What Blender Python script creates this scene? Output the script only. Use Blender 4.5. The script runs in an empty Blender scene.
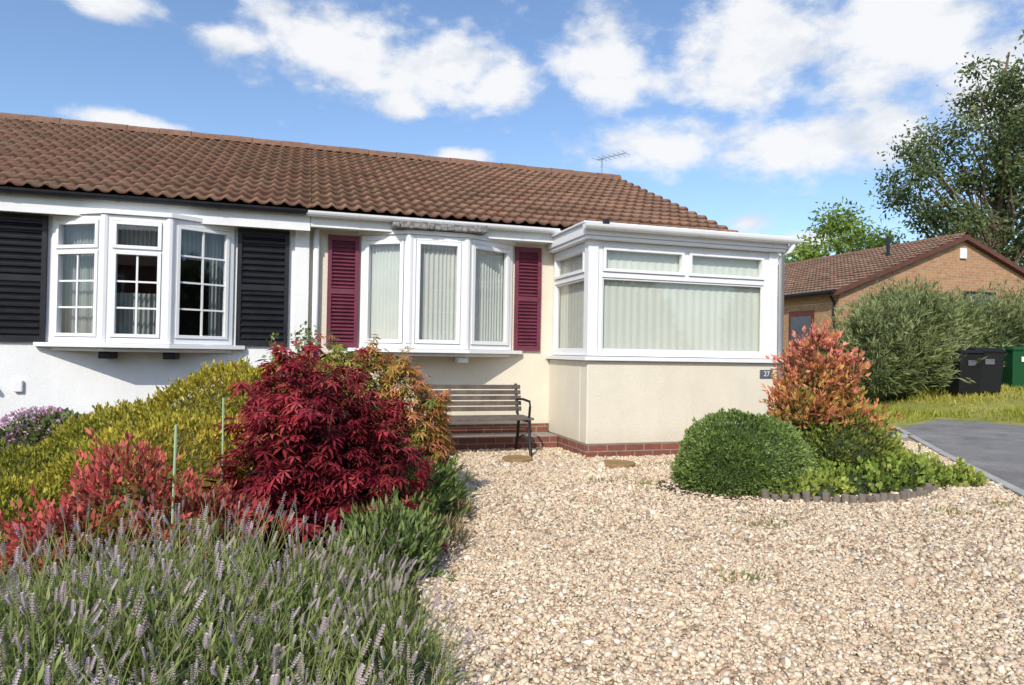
import bpy, bmesh, math, random
import numpy as np
from mathutils import Vector, Matrix
rng=np.random.default_rng(11); random.seed(5)
sc=bpy.context.scene
sc.view_settings.view_transform='Standard'; sc.view_settings.look='None'; sc.view_settings.exposure=0
H=1.15

# ---------------------------------------------------------------- materials
def nt(name):
    m=bpy.data.materials.new(name); m.use_nodes=True
    t=m.node_tree; t.nodes.clear()
    o=t.nodes.new('ShaderNodeOutputMaterial')
    return m,t,o
def N(t,typ,**kw):
    n=t.nodes.new(typ)
    for k,v in kw.items(): setattr(n,k,v)
    return n
def mathn(t,op,a,b=None,c=None,clamp=False):
    n=t.nodes.new('ShaderNodeMath'); n.operation=op; n.use_clamp=clamp
    for i,v in enumerate((a,b,c)):
        if v is None: continue
        if isinstance(v,(int,float)): n.inputs[i].default_value=v
        else: t.links.new(v,n.inputs[i])
    return n.outputs[0]
def noise(t,vec,scale,detail=4,rough=.55):
    n=t.nodes.new('ShaderNodeTexNoise'); n.inputs['Scale'].default_value=scale
    n.inputs['Detail'].default_value=detail; n.inputs['Roughness'].default_value=rough
    if vec is not None: t.links.new(vec,n.inputs['Vector'])
    return n.outputs['Fac']
def ramp(t,fac,stops):
    n=t.nodes.new('ShaderNodeValToRGB'); cr=n.color_ramp
    while len(cr.elements)<len(stops): cr.elements.new(.5)
    for e,(p,c) in zip(cr.elements,stops):
        e.position=p; e.color=(c[0],c[1],c[2],1)
    t.links.new(fac,n.inputs[0]); return n.outputs[0]
def mixc(t,fac,a,b,mode='MIX'):
    n=t.nodes.new('ShaderNodeMix'); n.data_type='RGBA'; n.blend_type=mode
    if isinstance(fac,(int,float)): n.inputs[0].default_value=fac
    else: t.links.new(fac,n.inputs[0])
    for i,v in ((6,a),(7,b)):
        if isinstance(v,(tuple,list)): n.inputs[i].default_value=(v[0],v[1],v[2],1)
        else: t.links.new(v,n.inputs[i])
    return n.outputs[2]
def M(name,col,rough=.6,var=.12,scale=3,bump=0,bscale=60,spec=.3,metal=0,dirt=None):
    m,t,o=nt(name)
    p=N(t,'ShaderNodeBsdfPrincipled'); t.links.new(p.outputs[0],o.inputs[0])
    tc=N(t,'ShaderNodeTexCoord').outputs['Object']
    a=tuple(c*(1-var) for c in col); b=tuple(min(1,c*(1+var)) for c in col)
    f=noise(t,tc,scale,6,.65)
    c=ramp(t,f,[(.3,a),(.7,b)])
    if dirt is not None:   # grime rising from the ground and faint streaks
        s=N(t,'ShaderNodeSeparateXYZ'); t.links.new(tc,s.inputs[0])
        g=mathn(t,'SUBTRACT',1.0,mathn(t,'MULTIPLY',s.outputs[2],1.0/dirt))
        g=mathn(t,'MULTIPLY',g,noise(t,tc,5,6,.7),clamp=True)
        c=mixc(t,g,c,tuple(x*.6 for x in col))
        mp=N(t,'ShaderNodeMapping'); mp.inputs['Scale'].default_value=(6,6,1.6); t.links.new(tc,mp.inputs[0])
        c=mixc(t,.16,c,ramp(t,noise(t,mp.outputs[0],1,7,.65),[(.35,(.74,.72,.68)),(.65,(1,1,1))]),'MULTIPLY')
    t.links.new(c,p.inputs['Base Color'])
    p.inputs['Roughness'].default_value=rough; p.inputs['Metallic'].default_value=metal
    p.inputs['Specular IOR Level'].default_value=spec
    if bump:
        b=N(t,'ShaderNodeBump'); b.inputs['Strength'].default_value=bump; b.inputs['Distance'].default_value=.01
        t.links.new(noise(t,tc,bscale,5,.6),b.inputs['Height']); t.links.new(b.outputs[0],p.inputs['Normal'])
    return m
def MV(name,rough=.6,trans=.25,spec=.25,bump=0):
    m,t,o=nt(name)
    a=N(t,'ShaderNodeAttribute'); a.attribute_name='Col'
    p=N(t,'ShaderNodeBsdfPrincipled'); p.inputs['Roughness'].default_value=rough
    p.inputs['Specular IOR Level'].default_value=spec
    t.links.new(a.outputs['Color'],p.inputs['Base Color'])
    if bump:
        tc=N(t,'ShaderNodeTexCoord').outputs['Object']
        f=noise(t,tc,18,6,.7)
        c=mixc(t,.55,a.outputs['Color'],ramp(t,f,[(.3,(.45,.45,.45)),(.7,(1.1,1.1,1.1))]),'MULTIPLY')
        t.links.new(c,p.inputs['Base Color'])
        b=N(t,'ShaderNodeBump'); b.inputs['Strength'].default_value=bump; b.inputs['Distance'].default_value=.01
        t.links.new(noise(t,tc,90,4,.6),b.inputs['Height']); t.links.new(b.outputs[0],p.inputs['Normal'])
    if trans>0:
        tr=N(t,'ShaderNodeBsdfTranslucent'); t.links.new(a.outputs['Color'],tr.inputs[0])
        mx=N(t,'ShaderNodeMixShader'); mx.inputs[0].default_value=trans
        t.links.new(p.outputs[0],mx.inputs[1]); t.links.new(tr.outputs[0],mx.inputs[2])
        t.links.new(mx.outputs[0],o.inputs[0])
    else: t.links.new(p.outputs[0],o.inputs[0])
    return m
def brick_mat(name,c1,c2,mortar):
    m,t,o=nt(name)
    p=N(t,'ShaderNodeBsdfPrincipled'); t.links.new(p.outputs[0],o.inputs[0]); p.inputs['Roughness'].default_value=.85
    tc=N(t,'ShaderNodeTexCoord').outputs['Object']
    s=N(t,'ShaderNodeSeparateXYZ'); t.links.new(tc,s.inputs[0])
    cb=N(t,'ShaderNodeCombineXYZ'); t.links.new(mathn(t,'ADD',s.outputs[0],s.outputs[1]),cb.inputs[0]); t.links.new(s.outputs[2],cb.inputs[1])
    b=N(t,'ShaderNodeTexBrick'); t.links.new(cb.outputs[0],b.inputs['Vector'])
    b.inputs['Scale'].default_value=1; b.inputs['Brick Width'].default_value=.225; b.inputs['Row Height'].default_value=.075
    b.inputs['Mortar Size'].default_value=.006; b.inputs['Mortar Smooth'].default_value=.2
    b.inputs['Color1'].default_value=(*c1,1); b.inputs['Color2'].default_value=(*c2,1); b.inputs['Mortar'].default_value=(*mortar,1)
    f=noise(t,tc,12,6,.7)
    c=mixc(t,.5,b.outputs['Color'],ramp(t,f,[(.3,(.5,.5,.5)),(.7,(1.2,1.2,1.2))]),'MULTIPLY')
    t.links.new(c,p.inputs['Base Color'])
    bp=N(t,'ShaderNodeBump'); bp.inputs['Strength'].default_value=.5; bp.inputs['Distance'].default_value=.006; bp.invert=True
    t.links.new(b.outputs['Fac'],bp.inputs['Height']); t.links.new(bp.outputs[0],p.inputs['Normal'])
    return m
def glass_mat():
    m,t,o=nt('window_glass')
    tr=N(t,'ShaderNodeBsdfTransparent'); tr.inputs[0].default_value=(.93,.95,.94,1)
    g=N(t,'ShaderNodeBsdfGlossy'); g.inputs['Roughness'].default_value=.02
    lw=N(t,'ShaderNodeLayerWeight'); lw.inputs['Blend'].default_value=.5
    f=mathn(t,'ADD',mathn(t,'MULTIPLY',mathn(t,'POWER',lw.outputs['Facing'],4.0),.8),.10,clamp=True)
    mx=N(t,'ShaderNodeMixShader'); t.links.new(f,mx.inputs[0]); t.links.new(tr.outputs[0],mx.inputs[1]); t.links.new(g.outputs[0],mx.inputs[2])
    t.links.new(mx.outputs[0],o.inputs[0])
    return m
mWhite=M('upvc_white',(.79,.79,.79),.35,.03,2,spec=.4)
mWhiteWall=M('white_render',(.80,.80,.79),.85,.04,2,.5,70,dirt=.5)
mCream=M('cream_render',(.74,.68,.55),.85,.04,2.2,.5,70,dirt=.35)
mFascia=M('fascia_paint',(.76,.76,.75),.5,.06,5)
mBlackPaint=M('black_paint',(.018,.018,.022),.4,.3,8)
mBurg=M('burgundy_paint',(.155,.034,.058),.5,.2,6)
mGlass=glass_mat()
mNet=M('net_curtain',(.58,.59,.55),.9,.05,3)
mNetL=M('net_curtain_grey',(.30,.32,.31),.9,.05,3)
mBlind=M('roller_blind',(.66,.67,.59),.9,.03,2)
mRoom=M('room_interior',(.16,.15,.14),.9,.1,2)
mDarkBrick=brick_mat('red_brick',(.27,.09,.055),(.20,.07,.045),(.30,.26,.22))
mBuffBrick=brick_mat('buff_brick',(.50,.27,.13),(.40,.20,.10),(.44,.36,.27))
mTile=MV('roof_tiles',.85,0,.15,.35)
mRidge=M('ridge_tiles',(.21,.115,.075),.85,.25,9,.4,60)
mLead=M('weathered_leadwork',(.22,.21,.20),.8,.8,26,.4,40)
mTimber=M('bench_timber',(.14,.11,.09),.8,.35,9,.3,60)
mIron=M('black_iron',(.02,.02,.02),.5,.2,8)
mLeaf=MV('foliage',.55,.32)
mPetal=MV('flower_petals',.7,.3)
mPebble=MV('gravel_pebbles',.75,0,.3)
mBark=M('bark',(.16,.12,.09),.9,.35,6,.6,25)
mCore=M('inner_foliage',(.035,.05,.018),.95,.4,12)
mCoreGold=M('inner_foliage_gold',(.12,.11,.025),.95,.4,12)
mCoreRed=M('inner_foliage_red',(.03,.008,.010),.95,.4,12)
mStone=M('stepping_stone',(.30,.19,.085),.85,.3,9,.4,40)
mConc=M('concrete',(.42,.40,.36),.9,.15,4,.4,60)
mSlate=M('slate',(.10,.11,.13),.6,.2,6)

# ---------------------------------------------------------------- mesh helpers
def link(o,parent=None):
    sc.collection.objects.link(o)
    if parent: o.parent=parent
    return o
def empty(name):
    e=bpy.data.objects.new(name,None); e.empty_display_size=.2
    return link(e)
class MB:
    def __init__(s): s.v=[]; s.f=[]
    def box(s,a0,a1,b0,b1,c0,c1,M=None):
        i=len(s.v)
        for c in (c0,c1):
            for (a,b) in ((a0,b0),(a1,b0),(a1,b1),(a0,b1)):
                p=Vector((a,b,c)); s.v.append(tuple(M@p if M else p))
        s.f+=[(i,i+3,i+2,i+1),(i+4,i+5,i+6,i+7),(i,i+1,i+5,i+4),(i+1,i+2,i+6,i+5),(i+2,i+3,i+7,i+6),(i+3,i,i+4,i+7)]
        return s
    def poly(s,pts):
        i=len(s.v); s.v+= [tuple(p) for p in pts]; s.f.append(tuple(range(i,i+len(pts)))); return s
    def prism(s,pts,z0,z1):
        n=len(pts); i=len(s.v)
        s.v+=[(p[0],p[1],z0) for p in pts]+[(p[0],p[1],z1) for p in pts]
        s.f.append(tuple(i+k for k in range(n))[::-1]); s.f.append(tuple(i+n+k for k in range(n)))
        for k in range(n):
            k2=(k+1)%n; s.f.append((i+k,i+k2,i+n+k2,i+n+k))
        return s
    def tube(s,pts,r,sides=8,cap=True):
        pts=[Vector(p) for p in pts]; n=len(pts)
        if isinstance(r,(int,float)): r=[r]*n
        i0=len(s.v)
        for k,p in enumerate(pts):
            d=(pts[min(k+1,n-1)]-pts[max(k-1,0)]).normalized()
            a=d.cross(Vector((0,0,1)) if abs(d.z)<.9 else Vector((1,0,0))).normalized(); b=d.cross(a)
            for q in range(sides):
                th=2*math.pi*q/sides
                s.v.append(tuple(p+(a*math.cos(th)+b*math.sin(th))*r[k]))
        for k in range(n-1):
            for q in range(sides):
                q2=(q+1)%sides; A=i0+k*sides
                s.f.append((A+q,A+q2,A+sides+q2,A+sides+q))
        if cap:
            s.f.append(tuple(i0+q for q in range(sides))[::-1]); s.f.append(tuple(i0+(n-1)*sides+q for q in range(sides)))
        return s
    def build(s,name,mat,parent=None,smooth=False,bevel=0):
        me=bpy.data.meshes.new(name); me.from_pydata(s.v,[],s.f); me.materials.append(mat); me.update()
        if smooth:
            me.polygons.foreach_set('use_smooth',[True]*len(me.polygons))
        o=bpy.data.objects.new(name,me); link(o,parent)
        if bevel:
            b=o.modifiers.new('b','BEVEL'); b.width=bevel; b.segments=2; b.limit_method='ANGLE'
        return o
def mesh_np(name,V,F,C,mat,parent=None,smooth=False):
    V=np.ascontiguousarray(V,dtype=np.float32); F=np.ascontiguousarray(F,dtype=np.int32)
    me=bpy.data.meshes.new(name); k=F.shape[1]
    me.vertices.add(len(V)); me.vertices.foreach_set('co',V.ravel())
    me.loops.add(F.size); me.loops.foreach_set('vertex_index',F.ravel())
    me.polygons.add(len(F)); me.polygons.foreach_set('loop_start',np.arange(0,F.size,k,dtype=np.int32))
    me.polygons.foreach_set('loop_total',np.full(len(F),k,dtype=np.int32))
    if smooth: me.polygons.foreach_set('use_smooth',np.ones(len(F),dtype=bool))
    me.update(calc_edges=True)
    if C is not None:
        ca=me.color_attributes.new('Col','FLOAT_COLOR','POINT')
        C4=np.ones((len(V),4),dtype=np.float32); C4[:,:3]=C
        ca.data.foreach_set('color',C4.ravel())
    me.materials.append(mat)
    o=bpy.data.objects.new(name,me); return link(o,parent)
def unit(v): return v/np.maximum(np.linalg.norm(v,axis=-1,keepdims=True),1e-9)
def frames(g,f):
    z=unit(g); y=unit(f-(f*z).sum(1,keepdims=True)*z); x=np.cross(y,z)
    return np.stack([x,y,z],axis=2)
def scatter(T,TF,pos,R,S,C,shade=None):
    n=len(pos); S=np.asarray(S)
    if S.ndim==1: S=S[:,None]
    L=T[None]*S[:,None,:]
    V=np.einsum('nij,nvj->nvi',R,L)+pos[:,None,:]
    F=(TF[None]+(np.arange(n)*len(T))[:,None,None]).reshape(-1,TF.shape[1])
    CC=np.repeat(C[:,None,:],len(T),axis=1)
    if shade is not None: CC=CC*shade[None,:,None]
    return V.reshape(-1,3),F,CC.reshape(-1,3)
def leafT(w=.22,fold=.08): return np.array([(0,0,0),(w,fold,.5),(0,-.05,1),(-w,fold,.5)],float),np.array([[0,1,2,3]])
def mapleT():
    V=[];F=[]
    for a,l in ((-95,.55),(-50,.85),(0,1),(50,.85),(95,.55)):
        a=math.radians(a); d=np.array([math.sin(a),0,math.cos(a)]); p=np.array([math.cos(a),0,-math.sin(a)])
        i=len(V); V+=[(0,0,0),d*l*.5+p*.11*l+[0,.03,0],d*l+[0,-.16*l,0],d*l*.5-p*.11*l+[0,.03,0]]; F.append([i,i+1,i+2,i+3])
    return np.array(V,float),np.array(F)
def ico(sub):
    bm=bmesh.new(); bmesh.ops.create_icosphere(bm,subdivisions=sub,radius=1)
    V=np.array([v.co[:] for v in bm.verts]); F=np.array([[v.index for v in f.verts] for f in bm.faces]); bm.free()
    return V,F
def lump(P,k,seed=0):
    r=np.random.default_rng(seed); s=0
    for i in range(5):
        w=unit(r.normal(size=3))*k*(1+.6*i); s=s+np.sin(P@w+r.uniform(0,6.28))/(1+.5*i)
    return s/2.6
def pal(palette,t):
    palette=np.array(palette); n=len(palette); x=np.clip(t,0,.9999)*(n-1); i=x.astype(int); f=(x-i)[:,None]
    return palette[i]*(1-f)+palette[np.minimum(i+1,n-1)]*f
def foliage(name,ells,n,size,T,palette,mode='up',k=6,amp=.10,depth=.10,core=mCore,seed=1,colk=4,parent=None,coref=.84,mat=None,botlim=-.35,spread=.6,sprig=0,sprl=.15,zg=None):
    r=np.random.default_rng(seed)
    ells=[(np.array(c,float),np.array(q,float)) for c,q in ells]
    w=np.array([q[0]*q[1]+q[0]*q[2]+q[1]*q[2] for c,q in ells]); w/=w.sum()
    P=[];D=[];RR=[]
    for (c,q),wi in zip(ells,w):
        m=int(n*wi)+1; d=unit(r.normal(size=(m*2,3))); d=d[d[:,2]>botlim][:m]
        rr=1-np.abs(r.normal(0,depth,len(d)))
        p0=c+q*d; lm=1+amp*lump(p0,k,seed)
        p=c+q*d*(rr*lm)[:,None]; nn=unit(d/q)
        keep=p[:,2]>.01
        for c2,q2 in ells:
            if c2 is c: continue
            keep&=(np.linalg.norm((p-c2)/q2,axis=1)>.86)
        P.append(p[keep]);D.append(nn[keep]);RR.append(rr[keep])
    P=np.concatenate(P);D=np.concatenate(D);RR=np.concatenate(RR)
    if sprig:   # shoots that stick out of the outline
        sel=r.choice(len(P),min(sprig,len(P)),replace=False)
        nd=unit(D[sel]*.7+r.normal(size=(len(sel),3))*.35+[0,0,.55]); q=14
        ln=sprl*r.uniform(.3,1.1,len(sel))
        f=r.uniform(0,1,(len(sel),q)); PP=P[sel][:,None,:]+nd[:,None,:]*(f*ln[:,None])[:,:,None]+r.normal(0,size*.18,(len(sel),q,3))
        P=np.concatenate([P,PP.reshape(-1,3)]); D=np.concatenate([D,np.repeat(nd,q,0)]); RR=np.concatenate([RR,np.ones(len(sel)*q)])
    m=len(P)
    rnd=r.normal(size=(m,3))*spread
    up=np.array([0,0,1.])
    if mode=='up': g=D*.8+up*.5+rnd*.7; f=rnd+D*.3+r.normal(size=(m,3))*.5
    elif mode=='out': g=D*1.1+rnd*.7; f=r.normal(size=(m,3))
    elif mode=='droop': g=D*[.9,.9,.2]-up*.35+rnd*.6; f=D+up*.5+rnd*.7
    s=size*r.uniform(.6,1.35,m)
    tcol=.5+.35*lump(P,colk,seed+9)+r.normal(0,.17,m)
    if zg: tcol=tcol+(P[:,2]-zg[0])*zg[1]
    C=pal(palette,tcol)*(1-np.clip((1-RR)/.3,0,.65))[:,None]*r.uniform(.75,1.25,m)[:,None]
    V,F,CC=scatter(T[0],T[1],P,frames(g,f),s,C)
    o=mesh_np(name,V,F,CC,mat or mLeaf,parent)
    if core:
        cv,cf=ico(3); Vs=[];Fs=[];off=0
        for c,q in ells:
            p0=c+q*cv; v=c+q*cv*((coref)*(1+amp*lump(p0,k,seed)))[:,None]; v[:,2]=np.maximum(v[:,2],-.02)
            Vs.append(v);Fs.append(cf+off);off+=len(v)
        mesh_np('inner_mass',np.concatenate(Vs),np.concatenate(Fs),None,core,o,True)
    return o

# ---------------------------------------------------------------- world
SUN=Vector((-.50,-.80,0)).normalized(); EL=math.radians(38)
sd=Vector((SUN.x*math.cos(EL),SUN.y*math.cos(EL),math.sin(EL)))
w=bpy.data.worlds.new("World"); sc.world=w; w.use_nodes=True; t=w.node_tree; t.nodes.clear()
out=t.nodes.new('ShaderNodeOutputWorld')
sky=N(t,'ShaderNodeTexSky',sky_type='NISHITA',sun_disc=False)
sky.sun_elevation=EL; sky.sun_rotation=math.atan2(SUN.x,SUN.y); sky.air_density=1.0; sky.dust_density=1.0; sky.ozone_density=1.6
bg1=N(t,'ShaderNodeBackground'); bg1.inputs[1].default_value=.15
t.links.new(mixc(t,1.0,sky.outputs[0],(1.08,1.17,1.28),'MULTIPLY'),bg1.inputs[0])
tc=N(t,'ShaderNodeTexCoord').outputs['Generated']
sp=N(t,'ShaderNodeSeparateXYZ'); t.links.new(tc,sp.inputs[0])
az=mathn(t,'ARCTAN2',sp.outputs[0],sp.outputs[1]); el=mathn(t,'ARCSINE',sp.outputs[2])
cb=N(t,'ShaderNodeCombineXYZ'); t.links.new(az,cb.inputs[0]); t.links.new(mathn(t,'MULTIPLY',el,1.7),cb.inputs[1])
n1=noise(t,cb.outputs[0],9,8,.56); n2=noise(t,cb.outputs[0],26,6,.6)
def azel(x,y):
    u=(x-512)/683; v=(352+(x-512)*.0175-y)/683
    return math.radians(17)+math.atan(u), math.atan(v/math.sqrt(1+u*u))
blobs=[(330,50,100,50),(430,65,80,50),(500,85,50,28),(603,58,62,56),(660,144,75,32),(760,45,115,66),(900,40,150,80),(990,80,90,60),
(800,150,120,38),(880,130,70,46),(120,122,66,14),(100,0,60,18),(460,157,30,10),(800,245,35,14),(225,38,40,18),(400,105,30,20),(745,222,30,12),(-150,60,120,40),(1250,60,200,80)]
mask=None
for bx,by,bw,bh in blobs:
    a,e=azel(bx,by); a2,_=azel(bx+bw,by); _,e2=azel(bx,by-bh)
    dx=mathn(t,'MULTIPLY',mathn(t,'SUBTRACT',az,a),1/abs(a2-a)); dy=mathn(t,'MULTIPLY',mathn(t,'SUBTRACT',el,e),1/abs(e2-e))
    d=mathn(t,'SQRT',mathn(t,'ADD',mathn(t,'MULTIPLY',dx,dx),mathn(t,'MULTIPLY',dy,dy)))
    v=mathn(t,'SUBTRACT',1.0,d)
    mask=v if mask is None else mathn(t,'MAXIMUM',mask,v)
mask=mathn(t,'MAXIMUM',mask,-.45)
dens=mathn(t,'ADD',mask,mathn(t,'ADD',mathn(t,'MULTIPLY',mathn(t,'SUBTRACT',n1,.5),2.3),mathn(t,'MULTIPLY',mathn(t,'SUBTRACT',n2,.5),.9)))
mr=N(t,'ShaderNodeMapRange',interpolation_type='SMOOTHSTEP'); t.links.new(dens,mr.inputs[0]); mr.inputs[1].default_value=-.22; mr.inputs[2].default_value=.62; mr.inputs[4].default_value=.97
n3=noise(t,cb.outputs[0],7,7,.6)
ccol=ramp(t,mathn(t,'ADD',mathn(t,'MULTIPLY',n3,.9),mathn(t,'MULTIPLY',dens,.12)),[(.32,(.66,.72,.82)),(.52,(.95,.96,.98))])
bg2=N(t,'ShaderNodeBackground'); bg2.inputs[1].default_value=1.0; t.links.new(ccol,bg2.inputs[0])
mx=N(t,'ShaderNodeMixShader'); t.links.new(mr.outputs[0],mx.inputs[0]); t.links.new(bg1.outputs[0],mx.inputs[1]); t.links.new(bg2.outputs[0],mx.inputs[2])
t.links.new(mx.outputs[0],out.inputs[0])
L=bpy.data.lights.new('sun','SUN'); L.energy=3.9; L.angle=math.radians(.5); L.color=(1,.94,.84)
lo=bpy.data.objects.new('sun',L); link(lo); lo.rotation_euler=sd.to_track_quat('Z','Y').to_euler()

# ---------------------------------------------------------------- camera
cam=bpy.data.cameras.new('camera'); cam.lens=24; cam.sensor_width=36; cam.clip_end=2000; cam.clip_start=.05
co=bpy.data.objects.new('camera',cam); link(co); sc.camera=co
phi=math.radians(17); pit=math.radians(.8)
fw=Vector((math.sin(phi)*math.cos(pit),math.cos(phi)*math.cos(pit),math.sin(pit)))
rt=Vector((math.cos(phi),-math.sin(phi),0)); upv=rt.cross(fw)
R3=Matrix((rt,upv,-fw)).transposed()
co.matrix_world=Matrix.Translation((0,0,H))@R3.to_4x4()@Matrix.Rotation(math.radians(1.0),4,'Z')

# ---------------------------------------------------------------- ground
def th(x,y):
    p=.8*x+.6*y; s=np.clip((p-15)/5,0,1); return .45*s*s*(3-2*s)
gx=np.concatenate([[-400,-200,-100,-60,-40],np.arange(-30,50.1,1.0),[60,80,120,200,400]])
X,Y=np.meshgrid(gx,gx,indexing='ij'); Z=th(X,Y); n=len(gx)
V=np.stack([X,Y,Z],2).reshape(-1,3); I=np.arange(n*n).reshape(n,n)
F=np.stack([I[:-1,:-1],I[1:,:-1],I[1:,1:],I[:-1,1:]],2).reshape(-1,4)
m,t,o=nt('grass_ground'); p=N(t,'ShaderNodeBsdfPrincipled'); p.inputs['Roughness'].default_value=.95; t.links.new(p.outputs[0],o.inputs[0])
tc=N(t,'ShaderNodeTexCoord').outputs['Object']
c=ramp(t,noise(t,tc,1.6,9,.75),[(.3,(.11,.14,.02)),(.5,(.26,.26,.045)),(.7,(.44,.36,.14))]); t.links.new(c,p.inputs['Base Color'])
mesh_np('ground',V,F,None,m,smooth=True)
def edge(y): return np.interp(y,[-2,1.8,2.2,2.7,3.7,5.2,7.5,8.2],[.35,.42,.48,.53,.66,.98,1.35,1.5])
def drv(y): return np.interp(y,[-4,0,4.22,6.35,8.9,10.2],[.0,2.7,5.78,7.33,9.3,11.8])
m,t,o=nt('gravel_bed'); p=N(t,'ShaderNodeBsdfPrincipled'); p.inputs['Roughness'].default_value=.9; t.links.new(p.outputs[0],o.inputs[0])
tc=N(t,'ShaderNodeTexCoord').outputs['Object']
v=N(t,'ShaderNodeTexVoronoi'); v.inputs['Scale'].default_value=60; t.links.new(tc,v.inputs['Vector'])
s=N(t,'ShaderNodeSeparateColor'); t.links.new(v.outputs['Color'],s.inputs[0])
c=ramp(t,s.outputs[0],[(0,(.30,.22,.14)),(.3,(.48,.37,.24)),(.65,(.58,.47,.33)),(1,(.70,.60,.45))])
c=mixc(t,1.0,c,ramp(t,v.outputs['Distance'],[(.2,(1,1,1)),(.75,(.5,.45,.4))]),'MULTIPLY')
t.links.new(c,p.inputs['Base Color'])
b=N(t,'ShaderNodeBump'); b.inputs['Strength'].default_value=.9; b.inputs['Distance'].default_value=.012; b.invert=True
t.links.new(v.outputs['Distance'],b.inputs['Height']); t.links.new(b.outputs[0],p.inputs['Normal'])
ys=[-3,0,4.22,6.35,8.12]
MB().poly([(-8,-3,.004)]+[(float(drv(y)),y,.004) for y in ys]+[(-8,8.12,.004)]).build('gravel',m)
mSoil=M('soil',(.055,.038,.024),.95,.5,14,.8,50)
ys=list(np.linspace(-1,8.0,16))
MB().poly([(-7,-1,.010)]+[(float(edge(y))-.03,y,.010) for y in ys]+[(-7,8.0,.010)]).build('flower_bed_soil',mSoil)
m,t,o=nt('asphalt'); p=N(t,'ShaderNodeBsdfPrincipled'); p.inputs['Roughness'].default_value=.9; t.links.new(p.outputs[0],o.inputs[0])
tc=N(t,'ShaderNodeTexCoord').outputs['Object']
c=mixc(t,.5,ramp(t,noise(t,tc,1.3,9,.75),[(.3,(.13,.12,.115)),(.5,(.22,.205,.19)),(.7,(.32,.30,.27))]),ramp(t,noise(t,tc,110,2,.5),[(.35,(.4,.4,.4)),(.65,(1.6,1.6,1.6))]),'MULTIPLY')
t.links.new(c,p.inputs['Base Color'])
b=N(t,'ShaderNodeBump'); b.inputs['Strength'].default_value=.7; b.inputs['Distance'].default_value=.01
t.links.new(noise(t,tc,100,3,.6),b.inputs['Height']); t.links.new(b.outputs[0],p.inputs['Normal'])
MB().poly([(float(drv(y))+.12,y,.012) for y in (-4,0,4.22,6.35,8.9,10.2)]+[(12.1,9.0,.012),(13.9,6.4,.012),(19,-4,.012)]).build('driveway',m)
mb=MB()
yy=[-2,0,4.22,6.35,8.9]
for a,b2 in zip(yy[:-1],yy[1:]):
    mb.prism([(float(drv(a)),a),(float(drv(a))+.12,a),(float(drv(b2))+.12,b2),(float(drv(b2)),b2)],-.02,.03)
mb.build('path_edging',mConc,bevel=.008)
mb=MB()
for i in range(4):
    x=6.2+i*.62; 
    for j in range(2): mb.box(x,x+.6,7.0+i*.3+j*.62,7.6+i*.3+j*.62,-.02,.03)
mb.build('paving_slabs',mConc,bevel=.006)
STEPS=((2.18,6.86,.16),(3.10,6.37,.18))
def inpoly(x,y):
    k=(x>edge(y)-.05)&(x<drv(y)-.01)&(y<8.1)
    k&=~((x>2.97)&(x<5.46)&(y>6.9)); k&=~((x<3.0)&(y>7.70))
    k&=~(((x-4.4)/1.25)**2+((y-5.2)/.62)**2<1)
    for a,b,r in STEPS: k&=np.hypot(x-a,y-b)>r
    return k
PP=[];SS=[]
def peb(n,x0,x1,y0,y1,size,cond):
    x=rng.uniform(x0,x1,n); y=rng.uniform(y0,y1,n); d=np.hypot(x,y); k=inpoly(x,y)&cond(d)
    x=x[k];y=y[k];PP.append(np.stack([x,y,rng.uniform(.003,.013,len(x))],1));SS.append(size*rng.lognormal(0,.36,len(x)))
peb(int(3.6*4.5*5600),.3,4.2,1.6,5.2,.0084,lambda d:(d<4.3))
peb(int(6*7*2900),.5,7.3,1.0,8.1,.0108,lambda d:(d>=4.3)&(d<6.2))
peb(int(7*5*1900),1.0,8.0,3.5,8.1,.0135,lambda d:(d>=6.2))
P=np.concatenate(PP);S=np.concatenate(SS);n=len(P)
g=unit(rng.normal(size=(n,3))*[.45,.45,1]+[0,0,.6]); R=frames(g,rng.normal(size=(n,3)))
S3=S[:,None]*np.stack([rng.uniform(.8,1.35,n),rng.uniform(.7,1.1,n),rng.uniform(.45,.75,n)],1)
cols=np.array([(.60,.46,.31),(.70,.58,.42),(.78,.69,.55),(.44,.30,.19),(.62,.46,.32),(.52,.42,.30),(.34,.25,.18),(.72,.58,.39)])
C=cols[rng.choice(8,n,p=[.24,.2,.10,.09,.13,.12,.04,.08])]*rng.uniform(.85,1.10,n)[:,None]
C=C*(1+.08*lump(P,1.1,3))[:,None]
iv,iff=ico(1); iv=iv*(1+.12*rng.normal(size=(len(iv),1)))
V,F,CC=scatter(iv,iff,P,R,S3,C); mesh_np('gravel_stones',V,F,CC,mPebble,smooth=False)

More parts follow.
